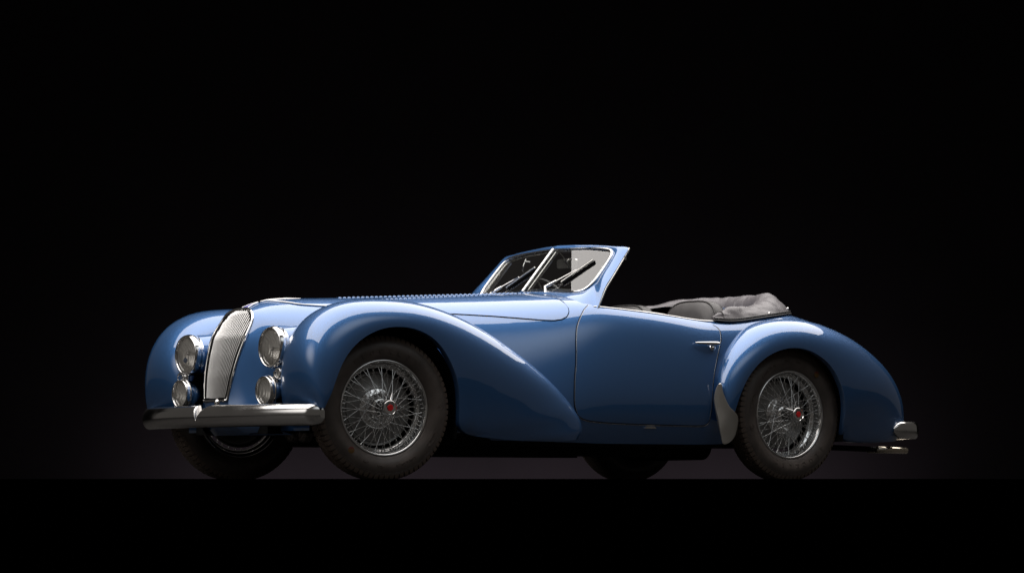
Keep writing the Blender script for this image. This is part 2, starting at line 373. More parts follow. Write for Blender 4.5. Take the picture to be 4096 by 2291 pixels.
# ---- hood panel with seam
SEAM = [(.20,.925),(.13,.911),(.0,.904),(-.15,.898),(-.3,.892),(-.52,.883),(-.7,.877),(-.88,.870),(-1.03,.860),(-1.13,.853),(-1.19,.852),(-1.235,.858),(-1.27,.873),(-1.295,.898),(-1.31,.930),(-1.315,.955)]
def seam_v(x):
    if x > .20: return max(0.02, 1.15 * (0.262 - x) / .062)
    return None
def hood_panel(side):
    b = MB(); rows = []
    seam = []
    xs = list(np.linspace(.255, .20, 6)[:-1]) + list(np.linspace(.20, -1.19, 70)) + list(np.linspace(-1.2, -1.315, 14))
    for x in xs:
        u = u_of_x(x, 2.0)
        if x > .20: vs = seam_v(x)
        else: vs = v_of_z(u, lerp_tab(SEAM, x), .2, 6)
        r = []
        for t in np.linspace(0, 1, 26):
            v = vs * t; p = hull(u, v) + hull_n(u, v) * .0035
            r.append((p[0], p[1] * side, p[2]))
        p = hull(u, vs) - hull_n(u, vs) * .004; r.append((p[0], p[1] * side, p[2]))
        rows.append(r); q = hull(u, vs); seam.append((q[0], q[1] * side, q[2]))
    u = u_of_x(-1.3155, 2.0); rows.append([(lambda p: (p[0] - .001, p[1] * side, p[2]))(hull(u, vs * t) - hull_n(u, vs * t) * .004) for t in np.linspace(0, 1, 26)] + [rows[-1][-1]])
    b.grid(rows, flip=(side < 0))
    o = b.obj("hood_panel", M['paint'], body, sharp=50)
    for t in np.linspace(1, 0, 20)[1:]:
        q = hull(u, vs * t); seam.append((q[0], q[1] * side, q[2]))
    MB().tube(seam[18:], .0042, 6).obj("hood_gap", M['gap'], body)
    return seam
seamL = hood_panel(1); seamR = hood_panel(-1)
# chrome bead that follows the front of the hood seam and the centre ridge
for sm in (seamL, seamR):
    pts = [Vector(p) + Vector((0, 0, .004)) for p in sm[0:21]]
    rr = [.0042 if i < 14 else .0042 * (21 - i) / 8 + .0008 for i in range(len(pts))]
    MB().tube(pts, rr, 8).obj("hood_bead", M['chrome'], body)
rp = [on_top(x, 0.0, .003)[0] for x in np.linspace(.285, .02, 30)]
MB().tube(rp, [.0052 * min(1, (i + 2) / 6) if i < 18 else .0052 * (30 - i) / 12 + .0008 for i in range(30)], 8).obj("hinge_strip", M['chrome'], body)

# ---- louvres on the hood
lv = MB(); rows = []
for i in range(7):
    a = i / 6 * math.pi / 2
    rows.append([(.0102 * math.cos(a) * math.cos(q) * (1.15 if math.cos(q) < 0 else 1), .0095 * math.cos(a) * math.sin(q), .0060 * math.sin(a)) for q in [2 * math.pi * k / 12 for k in range(12)]])
lv.grid(rows, closed_v=True); lv0 = None
for y in (.195, .055, -.055, -.195):
    for k in range(40):
        x = -.19 - k * .0293
        p, n = on_top(x, y, .003)
        q = n.to_track_quat('Z', 'X')
        m = Matrix.Translation(p) @ n.rotation_difference(Vector((0, 0, 1))).inverted().to_matrix().to_4x4()
        if lv0 is None: lv0 = lv.obj("louvre", M['paint'], body); lv0.matrix_local = m
        else: dup(lv0, "louvre", body, m)

# ---- doors
DOOR = [(-1.43,.940),(-1.388,.915),(-1.353,.883),(-1.322,.845),(-1.30,.807),(-1.283,.75),(-1.272,.69),(-1.26,.62),(-1.243,.54),(-1.232,.43),(-1.24,.378),(-1.262,.345),(-1.31,.325),(-1.42,.314),(-1.6,.308),(-1.9,.304),(-2.09,.303),(-2.135,.310),(-2.158,.335),(-2.168,.40),(-2.18,.52),(-2.2,.60),(-2.235,.69),(-2.27,.76),(-2.285,.81),(-2.278,.838),(-2.255,.853)]
def top_z(x): return lerp_tab([(-1.36,.945)] + [(xx, float(hull(u_of_x(xx), 3.06)[2])) for xx in np.linspace(-1.43, -2.22, 9)] + [(-2.255,.853)], x)
DTOP = [(x, top_z(x)) for x in np.linspace(-2.255, -1.43, 24)][1:-1]
POLY = [(p.x, p.y) for p in crom([(a, b, 0) for a, b in DOOR], 110)] + DTOP
def poly_x(z):
    xs = []
    for (x0, z0), (x1, z1) in zip(POLY, POLY[1:] + POLY[:1]):
        if (z0 - z) * (z1 - z) < 0: xs.append(x0 + (x1 - x0) * (z - z0) / (z1 - z0))
    return min(xs), max(xs)
def door(side):
    z0 = min(p[1] for p in POLY) + .0005; z1 = max(p[1] for p in POLY) - .0005
    zs = [z0 + (z1 - z0) * (.5 - .5 * math.cos(math.pi * t)) for t in np.linspace(0, 1, 60)]
    rows = []
    for z in zs:
        a, c = poly_x(z); r = []
        for t in np.linspace(0, 1, 46):
            x = c + (a - c) * (.5 - .5 * math.cos(math.pi * t)); r.append(on_side(x, z, .003, side))
        rows.append(r)
    b = MB(); b.grid(rows, flip=(side > 0))
    o = b.obj("door", M['paint'], car)
    lp = [on_side(x, z, .0015, side) for x, z in POLY[:111]]
    MB().tube(lp, .0026, 6).obj("door_gap", M['gap'], o)
    lp2 = [on_side(x + (-.004 if x > -1.7 else .004) * (1 if z > .34 else .3), z - (.0055 if z < .36 else 0), .0025, side) for x, z in POLY[:111]]
    MB().tube(lp2, .0013, 5).obj("door_edge_glint", M['steel'], o)  # bright bead stands in for the highlight along the door edge
    return o
doorL = door(1); doorR = door(-1)
# chrome belt trim and inner sill bead
BELT = [tuple(hull(u_of_x(x), VB)) for x in (-1.455, -1.5, -1.6, -1.7, -1.8, -1.9, -2.0, -2.1, -2.2, -2.28)]
for s in (1, -1):
    d = doorL if s > 0 else doorR
    pts = [Vector((p.x, p.y * s, p.z + .001)) for p in crom(BELT, 50)]
    MB().tube(pts, [.0062] * 51, 8).obj("belt_trim", M['chrome'], d)
    MB().tube([Vector((p.x, (p.y - .035) * s, p.z + .010 * math.sin(min(1, max(0, (-1.45 - p.x) / .5)) * math.pi / 2) - max(0, -1.95 - p.x) * .14)) for p in crom(BELT, 40)], .004, 6).obj("inner_sill", M['steel'], d)
    # door inner panel
    pin = crom(BELT, 30)
    MB().grid([[(p.x, (p.y - .004 - .05 * t) * s, p.z - .003 - t * .55) for t in np.linspace(0, 1, 5)] for p in pin]).obj("inner_panel", M['leather'], d)

# ---- fenders
def fender(name, rows_c, side, n_u=150):
    """rows_c: (Ox,Oz,Sx,Sz,y_face,y_crown,y_inner,drop,power)"""
    A = bsp(rows_c, n_u, comp=.9)
    b = MB(); rows = []
    nphi = 44
    for r in A:
        ox, oz, sx, sz, yf, yc, yi, dr, pw = r; out = []
        out.append((ox, (yf - .035) * side, oz)); 
        out.append((ox, (yf - .004) * side, oz)); 
        for k in range(nphi):
            ph = math.pi * (k / (nphi - 1)); c = abs(math.cos(ph)); sn = math.sin(ph); e = 2 / pw
            if ph <= math.pi / 2: y = yc + (yf - yc) * c ** e; t = sn ** e
            else: y = yc - (yc - yi) * c ** e; t = 1 - dr * (1 - sn ** e)
            if k == 0: t = .004
            out.append((ox + (sx - ox) * t, y * side, oz + (sz - oz) * t))
        rows.append(out)
    b.grid(rows, flip=(side > 0))
    return b.obj(name, M['paint'], car, sharp=60)
FF = [
 (.437,.361,.462,.366,.835,.67,.47,.9,2.2),
 (.425,.400,.490,.440,.848,.67,.46,.9,2.2),
 (.404,.445,.506,.535,.855,.67,.45,.9,2.2),
 (.371,.535,.502,.635,.86,.67,.44,.9,2.2),
 (.319,.626,.466,.735,.86,.67,.44,.9,2.2),
 (.243,.698,.392,.826,.86,.67,.43,.9,2.2),
 (.159,.745,.273,.890,.86,.67,.43,.9,2.2),
 (.073,.770,.140,.917,.86,.67,.43,.9,2.2),
 (-.012,.777,-.02,.925,.86,.67,.43,.9,2.2),
 (-.099,.769,-.172,.919,.86,.67,.44,.9,2.2),
 (-.185,.740,-.325,.892,.86,.67,.45,.8,2.25),
 (-.256,.692,-.475,.850,.86,.67,.47,.6,2.3),
 (-.316,.618,-.640,.783,.86,.675,.50,.5,2.4),
 (-.360,.535,-.800,.700,.858,.68,.53,.4,2.5),
 (-.383,.450,-.935,.622,.853,.685,.56,.35,2.6),
 (-.393,.350,-1.06,.537,.845,.69,.59,.3,2.7),
 (-.400,.280,-1.155,.460,.836,.695,.61,.3,2.7),
 (-.455,.240,-1.238,.378,.825,.70,.63,.3,2.7),
 (-.600,.222,-1.283,.315,.81,.70,.64,.3,2.6),
 (-.840,.208,-1.292,.262,.795,.70,.65,.3,2.5),
 (-1.06,.206,-1.262,.222,.775,.70,.66,.3,2.4),
]
RF = [
 (-2.262,.330,-2.205,.330,.815,.755,.70,.6,2.2),
 (-2.269,.382,-2.197,.425,.828,.75,.69,.6,2.2),
 (-2.298,.473,-2.205,.535,.84,.735,.67,.6,2.2),
 (-2.343,.557,-2.250,.645,.845,.715,.63,.6,2.2),
 (-2.404,.627,-2.335,.748,.85,.695,.60,.6,2.2),
 (-2.484,.682,-2.455,.832,.85,.68,.57,.6,2.2),
 (-2.585,.721,-2.580,.879,.85,.67,.54,.6,2.2),
 (-2.688,.734,-2.712,.900,.85,.66,.52,.6,2.2),
 (-2.789,.723,-2.852,.903,.85,.65,.51,.6,2.2),
 (-2.873,.690,-2.990,.885,.85,.645,.50,.6,2.2),
 (-2.946,.645,-3.130,.850,.848,.64,.49,.6,2.2),
 (-3.008,.576,-3.275,.800,.845,.63,.48,.6,2.2),
 (-3.055,.492,-3.420,.730,.84,.62,.47,.5,2.2),
 (-3.075,.410,-3.550,.645,.83,.61,.46,.5,2.2),
 (-3.085,.330,-3.648,.555,.81,.595,.45,.5,2.2),
 (-3.097,.268,-3.712,.458,.785,.58,.44,.5,2.2),
 (-3.135,.228,-3.738,.370,.765,.565,.43,.5,2.2),
 (-3.260,.218,-3.730,.290,.74,.55,.42,.5,2.2),
 (-3.430,.220,-3.680,.235,.71,.54,.42,.5,2.2),
]
for s in (1, -1):
    fender("front_fender", FF, s); 
    fender("rear_fender", RF, s)
    # dark wheel wells behind the openings
    for cx, rr in ((0.02, (.425, .47)), (-2.678, (.428, .455))):
        b = MB(); rows = []
        for k in range(25):
            a = math.pi * (.03 + 1.05 * k / 24)
            rows.append([(cx + rr[0] * math.cos(a), y * s, .335 + rr[1] * math.sin(a)) for y in ((.815 if cx > -1 else .79), .60, .42)] + [(cx, .42 * s, .335)])
        b.grid(rows); b.obj("wheel_well", M['black'], car)

# ---- chrome stone guards on the rear fenders
GU = [(-2.190,.533),(-2.200,.474),(-2.225,.405),(-2.272,.349),(-2.262,.270),(-2.236,.222),(-2.200,.200),(-2.188,.247),(-2.174,.359),(-2.167,.442),(-2.175,.510)]
def guard(side):
    lp = crom([(a, b, 0) for a, b in GU], 80, closed=True)
    zs = np.linspace(min(p.y for p in lp) + .001, max(p.y for p in lp) - .001, 40); rows = []
    for z in zs:
        xs = []
        for p, q in zip(lp, lp[1:] + lp[:1]):
            if (p.y - z) * (q.y - z) < 0: xs.append(p.x + (q.x - p.x) * (z - p.y) / (q.y - p.y))
        x0, x1 = max(xs), min(xs)
        r = []
        for t in np.linspace(0, 1, 14):
            x = x0 + (x1 - x0) * t
            d = max(0, min(1, (-2.165 - x) / .10))                      # from body side out to the fender edge
            y = .762 + .082 * (1 - (1 - d) ** 2.0) ** .9
            r.append((x, y * side, z))
        rows.append(r)
    b = MB(); b.grid(rows, flip=(side > 0)); o = b.obj("stone_guard", M['guard'], car)
    sd = o.modifiers.new("thickness", 'SOLIDIFY'); sd.thickness = .005; sd.offset = 0
guard(1); guard(-1)

# ---- grille
GO = [(.365,0,.890),(.380,.058,.886),(.396,.112,.868),(.415,.146,.822),(.463,.159,.737),(.497,.144,.640),(.522,.129,.540),(.541,.106,.414)]
def grille_w(z): return lerp_tab([(p[2], p[1]) for p in GO], z)
def grille_x(z): return lerp_tab([(.414,.541),(.54,.522),(.64,.497),(.737,.463),(.822,.415),(.868,.390),(.890,.365)], z)
gl_pts = crom(GO, 40); loop = [Vector((p.x + .004, p.y, p.z)) for p in gl_pts] + [Vector((.552, y, .412)) for y in np.linspace(.10, -.10, 12)] + [Vector((p.x + .004, -p.y, p.z)) for p in gl_pts[::-1]][:-1]
gs = MB().tube(loop, .0075, 10, closed=True).obj("grille_surround", M['chrome'], car)
MB().tube([Vector((p.x + .001, p.y * .915, .64 + (p.z - .64) * .952)) for p in loop], .0052, 8, closed=True).obj("inner_surround", M['black'], gs)
def gx(y, z):
    wz = max(grille_w(z), .02); return grille_x(z) + .022 * (1 - min(1, abs(y) / wz) ** 2) - .004
bk = MB(); bk.grid([[(gx(y, z) - .022, y, z) for y in np.linspace(-grille_w(z) * .97, grille_w(z) * .97, 15)] for z in np.linspace(.42, .882, 30)], flip=True)
bk.obj("grille_backing", M['black'], gs)
NS = 20
for k in range(NS):
    f = -1 + 2 * (k + .5) / NS
    pts = []
    for z in np.linspace(.424, .878, 34):
        wz = (grille_w(z) - .014)
        wlo = lerp_tab([(.41, .092), (.54, .115), (.64, .13), (.737, .143), (.83, .150), (.9, .152)], z)
        y = f * wlo
        if abs(y) > wz + .001: continue
        pts.append((gx(y, z), y, z))
    if len(pts) > 3: MB().tube(pts, .0037, 6).obj("grille_slat", M['slat'], gs)

# ---- nose badge
nb = MB()
for dy in (-1, 1):
    a = on_top(.300, .004 * dy, .004)[0]; c = on_top(.372, .030 * dy, .004)[0]; mid = on_top(.34, .018 * dy, .005)[0]
    nb.tube([a, mid, c], .0028, 6)
nbo = nb.obj("nose_badge", M['chrome'], body)
en = [on_top(.305, 0, .003)[0], on_top(.34, .017, .003)[0], on_top(.368, .027, .003)[0], on_top(.372, 0, .003)[0], on_top(.368, -.027, .003)[0], on_top(.34, -.017, .003)[0]]
MB().cap(en).obj("badge_enamel", M['blue_enamel'], nbo)

# ---- lamps
def lamp(name, c, r, depth, side, lens_bulge, yaw=0.0):
    ax = Vector((math.cos(yaw), math.sin(yaw) * side, 0))
    o = MB()
    prof = [(r * .93, -.012), (r * .955, -.002), (r * .99, .004), (r * 1.03, -.002), (r * 1.075, -.016), (r * 1.088, -.03), (r * 1.085, -.30 * r), (r * 1.06, -.46 * r), (r * 1.0, -depth * .8), (r * .6, -depth * 1.35), (.002, -depth * 1.5)]
    o.lathe([(a, b) for a, b in prof], 56, c, ax, flip=True)
    b = o.obj(name, M['chrome'], car)
    MB().lathe([(r * .94 * math.sin(t), -.014 + lens_bulge * (math.cos(t) - math.cos(1.35)) ) for t in np.linspace(0.001, 1.35, 12)], 48, c, ax, flip=True).obj("lens", M['lens'], b)
    MB().lathe([(.004, -.80 * r), (r * .3, -.75 * r), (r * .58, -.62 * r), (r * .76, -.45 * r), (r * .87, -.27 * r), (r * .93, -.014)], 48, c, ax).obj("reflector", M['reflector'], b)
    return b, ax
for s in (1, -1):
    cy = .40 * s
    hl, ax = lamp("headlight", (.478, cy, .669 + .008 * s), .1005, .085, s, .030)
    bulb = MB(); c0 = Vector((.44, cy, .669))
    bulb.lathe([(.0005, .03), (.009, .026), (.012, .015), (.009, 0), (.007, -.03)], 14, c0, (1, 0, 0)); bulb.tube([c0 + Vector((.02, 0, -.075)), c0 + Vector((.02, 0, .012))], .0022, 5)
    bulb.obj("bulb", M['steel'], hl)
    fg, ax = lamp("fog_light", (.515, cy, .457), .072, .075, s, .014)
    MB().tube([(.46, cy, .40), (.44, cy, .34), (.42, cy, .30)], .012, 8).obj("stalk", M['steel'], fg)
    # ribs on fog lens
    sl, ax = lamp("side_light", (.470, .462 * s, .545), .026, .035, s, .016)
    MB().tube([(.455, .41 * s, .556), (.455, .41 * s, .52)], .007, 8).obj("lamp_bolt", M['steel'], hl)
    # body coloured pod behind the headlight
    pd = MB(); rows = []
    for t in np.linspace(0, 1, 20):
        x = .438 - t * .44; rr = .1045 * (1 - .16 * t) ; zc = .669 + .008 * s + .075 * t ** 1.2; yc = cy - .03 * s * t
        rows.append([(x, yc + rr * math.cos(q) * (1 + .15 * t), zc + rr * math.sin(q)) for q in [2 * math.pi * k / 40 for k in range(40)]])
    pd.grid(rows, closed_v=True, flip=False); pd.obj("headlight_pod", M['paint'], hl)

# ---- front bumper
def bump_x(y): return .640 - .178 * (abs(y) / .82) ** 2.3
bm = MB(); rows = []
_end = [(.770 + .045 * math.sin(t), math.cos(t)) for t in np.linspace(math.pi / 2 - .12, 0, 9)]
_ys = [(-a, k) for a, k in _end] + [(y, 1.0) for y in np.concatenate([np.linspace(-.76, -.13, 26), np.linspace(-.12, .14, 53), np.linspace(.15, .76, 26)])] + [(a, k) for a, k in _end[::-1]]
for y, k in _ys:
    zt = .388; 
    if -.03 < y <= 0: zt = .388 - .080 * (y + .03) / .03
    elif 0 < y < .115: zt = .308 + .080 * math.sin(y / .115 * math.pi / 2) ** .8
    zb = .274
    zc = (.388 + zb) / 2; hh = (.388 - zb) / 2
    x = bump_x(abs(y)) - .030 * (1 - k); r = []
    for q in np.linspace(-1.5, 1.5, 19):
        z = zc + hh * math.sin(q) * (.22 + .78 * k); xx = x + .046 * (math.cos(q) - .35) * (.35 + .65 * k)
        z = min(z, zt)
        r.append((xx, y, z))
    xb = min(p[0] for p in r) - .010; rb = [(xb, p[1], p[2]) for p in r[::-1]]
    rows.append(r + rb)
bm.grid(rows, closed_v=True, flip=True); bm.cap(rows[0]); bm.cap(rows[-1], True)
fb = bm.obj("front_bumper", M['bumper'], car, sharp=55)
for y in (-.12, .155):
    MB().lathe([(.0005, .004), (.005, .003), (.006, -.004)], 10, (bump_x(y) + .019, y, .342), (1, 0, .15)).obj("bumper_bolt", M['steel'], fb)
MB().lathe([(.0005, .02), (.012, .017), (.020, .006), (.022, -.01)], 20, (.552, .03, .402), (1, 0, .3)).obj("crank_cover", M['chrome'], car)
for s in (1, -1):
    MB().tube([(.25, .36 * s, .30), (.45, .36 * s, .31), (.60, .36 * s, .325)], .016, 8).obj("bumper_bracket", M['under'], fb)

# ---- horns behind the bumper
for y in (.30, .41):
    h = MB().lathe([(.0005, .016), (.010, .015), (.012, .006), (.030, .004), (.036, .010), (.042, .004), (.044, -.01), (.044, -.035), (.0005, -.04)], 32, (.285, y, .241), (1, 0, 0)).obj("horn", M['rust'], car, sharp=40)
MB().box((.28, .355, .262), (.02, .11, .018)).tube([(.30, .22, .25), (.30, .30, .262)], .012, 8).obj("horn_bracket", M['under'], car, sharp=30)

# ---- chassis underneath
ch = MB()
for s in (1, -1):
    ch.box((-1.30, .42 * s, .185), (.82, .05, .05))
ch.box((-1.35, 0, .215), (1.0, .62, .03)); ch.box((0, 0, .28), (.45, .34, .04)); ch.box((-3.1, 0, .30), (.7, .45, .05))
ch.obj("chassis", M['under'], car, smooth=False)
MB().tube([(0, .70, .37), (0, -.70, .37)], .035, 12).obj("front_axle", M['under'], car)
ax = MB().tube([(-2.74, .70, .37), (-2.74, -.70, .37)], .04, 12); ax.lathe([(.001, -.13), (.09, -.1), (.12, 0), (.09, .1), (.001, .13)], 20, (-2.74, 0, .35), (0, 1, 0)); ax.obj("rear_axle", M['under'], car)
MB().lathe([(.001, -.30), (.085, -.28), (.09, 0), (.085, .28), (.001, .30)], 24, (-2.20, .30, .205), (1, 0, 0)).obj("silencer", M['under'], car)

# ---- exhaust
for y, xe in ((.30, -4.015), (.235, -4.105)):
    p = MB().tube([(-2.5, y, .20), (-3.2, y, .205), (-3.82, y, .188)], .015, 12).obj("exhaust_pipe", M['under'], car)
    t = MB().lathe([(.0155, 0), (.0185, .002), (.0185, xe * -1 - 3.80), (.0185, -xe - 3.795), (.0155, -xe - 3.797), (.0155, -xe - 3.85)], 20, (-3.80, y, .1865), (-1, 0, -.01)).obj("tail_pipe", M['pipe'], p)

# ---- rear bumper
half = crom([(-3.555,.705,.293),(-3.65,.708,.293),(-3.745,.675,.293),(-3.83,.585,.293),(-3.91,.43,.293),(-3.955,.2,.293),(-3.962,0,.293)], 40)
path = half + [Vector((p.x, -p.y, p.z)) for p in half[::-1][1:]]
rb = MB(); rows = []; n = len(path)
for i, p in enumerate(path):
    t = (path[min(i + 1, n - 1)] - path[max(i - 1, 0)]).normalized(); nr = Vector((t.y, -t.x, 0)); 
    if nr.dot(Vector((p.x + 3.3, p.y, 0))) < 0: nr = -nr
    e = min(i, n - 1 - i); k = 1.0 if e > 5 else math.sqrt(1 - ((5.2 - e) / 5.2) ** 2 * .93)
    r = []
    for q in np.linspace(0, 2 * math.pi, 22, endpoint=False):
        c, s_ = math.cos(q), math.sin(q)
        r.append(p + nr * (.026 * math.copysign(abs(c) ** .8, c) * (.4 + .6 * k)) + Vector((0, 0, .049 * math.copysign(abs(s_) ** .75, s_) * k)))
    rows.append(r)
rb.grid(rows, closed_v=True); rb.cap(rows[0], True); rb.cap(rows[-1])
rbo = rb.obj("rear_bumper", M['bumper'], car)
for s in (1, -1): MB().tube([(-3.45, .52 * s, .275), (-3.65, .60 * s, .26), (-3.66, .68 * s, .27)], .012, 8).obj("bumper_stay", M['steel'], rbo)

# ---- windscreen
XB, MS, KV = -1.467, .89, .14
def ws(y, z, off=0.0): return Vector((XB + off - MS * (z - 1.05) - KV * abs(y), y, z))
IN = [(0,1.036),(.20,1.031),(.36,1.022),(.43,1.022),(.475,1.037),(.497,1.075),(.500,1.12),(.497,1.17),(.489,1.215),(.468,1.243),(.42,1.259),(.28,1.272),(.13,1.277),(0,1.279)]
OUT = [tuple(on_top(x, y, -.008)[0]) for x, y in ((-1.43, .0), (-1.415, .20), (-1.39, .38), (-1.375, .50), (-1.385, .59), (-1.45, .632))] + [(-1.53,.612,1.035),(-1.60,.595,1.11),(-1.675,.575,1.19),(-1.737,.556,1.260),(-1.738,.47,1.272),(-1.735,.30,1.288),(-1.722,.14,1.298),(-1.712,0,1.302)]
def pane_loop(side, inset=0.0, n=90):
    pts = crom([(y, z, 0) for y, z in IN], n)
    return pts
inn = crom([(y, z, 0) for y, z in IN], 90); outp = crom(OUT, 90)
fr = MB(); rows = []
for s in (1, -1):
    rr = []
    for a, o_ in zip(inn, outp):
        p0 = ws(a.x, a.y, .004); p1 = o_; row = []
        for t in np.linspace(0, 1, 9):
            q = p0.lerp(p1, t); bulge = math.sin(t * math.pi) * .012
            row.append((q.x + bulge * .7, q.y * s + 0, q.z + bulge * .7))
        # return edge backwards
        row.append((p1.x - .022, p1.y * s - .012 * s, p1.z - .004)); 
        row.append((p0.x - .030, p0.y * s, p0.z - .004)); row.append((p0.x, p0.y * s, p0.z))
        rr.append(row)
    fr.grid(rr, flip=(s < 0))
wf = fr.obj("windscreen_frame", M['paint'], car, sharp=55)
for s in (1, -1):
    # chrome trim around each pane
    lp = [ws(p.x * s, p.y, .010) for p in inn]
    wid = [.0045 + .0045 * min(1, max(0, (p.x - .25) / .15)) for p in inn]
    MB().tube(lp, wid, 8).obj("pane_trim", M['chrome'], wf)
    MB().tube([ws((p.x - .012) * s if p.x > .05 else p.x * s, p.y + (.012 if p.y < 1.06 else (-.012 if p.y > 1.23 else 0)), -.010) for p in inn], .007, 6).obj("inner_trim", M['steel'], wf)
    # glass pane
    gp = [ws(p.x * s, p.y, .003) for p in inn]; ctr = ws(.25 * s, 1.15, .003); g = MB()
    nrm = Vector((1, KV * s, MS)).normalized()
    front = [p + nrm * .002 for p in gp]; 
    g.cap(front, flip=(s < 0)) if True else None
    g.obj("glass_pane", M['glass'], wf, smooth=False)
    # edge rail of the pane, inside
    rail = [ws(.470 * s, z, -.018) for z in np.linspace(1.05, 1.235, 8)]
    MB().tube(rail, .016, 8, flat=.5).obj("side_rail", M['steel'], wf)
    for z in (1.08, 1.16, 1.22): MB().lathe([(.0005, .004), (.004, .003), (.005, 0)], 10, ws(.462 * s, z, -.004), nrm).obj("screw", M['chrome'], wf)
    # header pins
    MB().lathe([(.0035, -.01), (.0045, .004), (.0055, .012), (.004, .022), (.0005, .026)], 12, (-1.742, .512 * s, 1.263), (0, 0, 1)).obj("header_pin", M['chrome'], wf)
    # pillar rear edge chrome
    MB().tube([(q[0] - .012, (q[1] - .002) * s, q[2]) for q in OUT[5:10]], .0055, 6).obj("pillar_edge", M['steel'], wf)
    MB().box((-1.705, .566 * s, 1.205), (.008, .006, .010)).obj("latch_plate", M['chrome'], wf, smooth=False)
dv = MB().tube([ws(0, z, .016) for z in np.linspace(1.040, 1.280, 6)], .0085, 8, flat=1.5).obj("divider_bar", M['chrome'], wf)
MB().tube([ws(0, z, -.018) for z in np.linspace(1.045, 1.270, 6)], .013, 8, flat=1.6).obj("inner_bar", M['steel'], dv)
# wipers
def wiper(piv, elbow, tip, b0, b1):
    base = MB().tube([Vector(piv) + Vector((.012, 0, -.02)), Vector(piv) + Vector((.012, 0, .0)), Vector(elbow)], [.010, .008, .0085], 8)
    o = base.obj("wiper", M['chrome'], wf)
    e, t = Vector(elbow), Vector(tip)
    MB().tube([e, e.lerp(t, .35), e.lerp(t, .36), t], [.0095, .0075, .0035, .003], 6).obj("wiper_arm", M['chrome'], o)
    c, d = Vector(b0), Vector(b1)
    MB().tube([c, d], .0048, 6).obj("blade_holder", M['steel'], o)
    k = Vector((-.010, .004, -.008))
    MB().tube([c + k, d + k], .0065, 5).obj("blade_rubber", M['black'], o)
wiper(ws(.205, 1.026, .02), ws(.168, 1.058, .028), ws(.322, 1.150, .030), ws(.262, 1.083, .025), ws(.387, 1.202, .025))
wiper(ws(-.345, 1.022, .02), ws(-.335, 1.050, .028), ws(-.144, 1.130, .030), ws(-.213, 1.074, .025), ws(-.045, 1.180, .025))
# mirror, latch, dashboard, steering wheel
mi = MB(); rows = []
for t in (-1, 1):
    rows.append([(-1.772 + t * .007, -.02 + .085 * math.copysign(abs(math.cos(q)) ** .35, math.cos(q)), 1.207 + .026 * math.copysign(abs(math.sin(q)) ** .35, math.sin(q))) for q in [2 * math.pi * k / 32 for k in range(32)]])
mi.grid(rows, closed_v=True); mi.cap(rows[0], True); mi.cap(rows[1]); mio = mi.obj("rear_view_mirror", M['steel'], wf, sharp=40)
MB().tube([(-1.705, -.01, 1.268), (-1.755, -.015, 1.225), (-1.765, -.02, 1.212)], .004, 6).obj("mirror_stem", M['chrome'], mio)
MB().tube([(-1.70, -.30, 1.243), (-1.69, -.30, 1.222), (-1.672, -.29, 1.200), (-1.675, -.30, 1.178), (-1.69, -.31, 1.168)], [.004, .006, .0045, .004, .003], 6).tube([(-1.69, -.30, 1.228), (-1.70, -.26, 1.224)], .006, 6).obj("top_latch", M['chrome'], wf)
da = MB(); rows = []
for y in np.linspace(-.56, .56, 25):
    zt = 1.012 - .05 * (abs(y) / .56) ** 3
    rows.append([(-1.46, y, zt), (-1.54, y, zt), (-1.575, y, zt - .02), (-1.58, y, zt - .1), (-1.56, y, zt - .28), (-1.46, y, zt - .3)])
da.grid(rows); da.obj("dashboard", M['dash'], car)
sw_c = Vector((-1.885, -.32, .965)); sax = Vector((-1, 0, .55)).normalized(); su = Vector((.55, 0, 1)).normalized(); sv = Vector((0, 1, 0))
swo = MB().tube([sw_c + (su * math.sin(q) + sv * math.cos(q)) * .19 for q in [2 * math.pi * k / 48 for k in range(48)]], .010, 8, closed=True).obj("steering_wheel", M['dash'], car)
for a in (R(90), R(210), R(330)): MB().tube([sw_c, sw_c + (su * math.sin(a) + sv * math.cos(a)) * .185], .006, 6).obj("wheel_spoke", M['steel'], swo)
MB().tube([sw_c, sw_c - sax * .35], .018, 10).obj("column", M['dash'], swo)

# ---- seats
def seat(yc):
    b = MB(); rows = []; hw = .245
    pts = []
    for t in np.linspace(0, 1, 26):
        th = math.pi * t                                    # outline: from one side over the top to the other
        c, s_ = math.cos(th), math.sin(th)
        pts.append((hw * math.copysign(abs(c) ** .55, c), .55 + .455 * abs(s_) ** .42))
    bx = -2.36
    for k, (sc, dx) in enumerate([(0.0, .060), (.45, .060), (.75, .054), (.90, .040), (.97, .018), (1.0, -.006), (1.0, -.04), (.97, -.065), (.85, -.085), (.5, -.095), (0.0, -.10)]):
        rows.append([(bx + dx - .16 * (.75 + (z - .75) * sc - .70) , yc + y * sc, .75 + (z - .75) * sc) for y, z in pts])
    b.grid(rows, flip=True); o = b.obj("seat", M['leather'], car)
    MB().tube([(bx + .012 - .16 * (z * .985 - .685), yc + y * .99, .75 + (z - .75) * .99) for y, z in pts], .0055, 6).obj("seat_piping", M['piping'], o)
    cu = MB(); rows = []
    for k, x in enumerate(np.linspace(-2.30, -1.80, 9)):
        rows.append([(x, yc + hw * math.copysign(abs(math.cos(q)) ** .4, math.cos(q)), .52 + .09 * math.copysign(abs(math.sin(q)) ** .5, math.sin(q)) * (1 if k < 8 else .7)) for q in [2 * math.pi * j / 28 for j in range(28)]])
    cu.grid(rows, closed_v=True); cu.cap(rows[0]); cu.cap(rows[-1], True); cu.obj("seat_cushion", M['leather'], o)
seat(.315); seat(-.285)
MB().box((-2.0, 0, .33), (.5, .60, .01)).obj("cabin_floor", M['dash'], car, smooth=False)
rs = MB(); rows = []
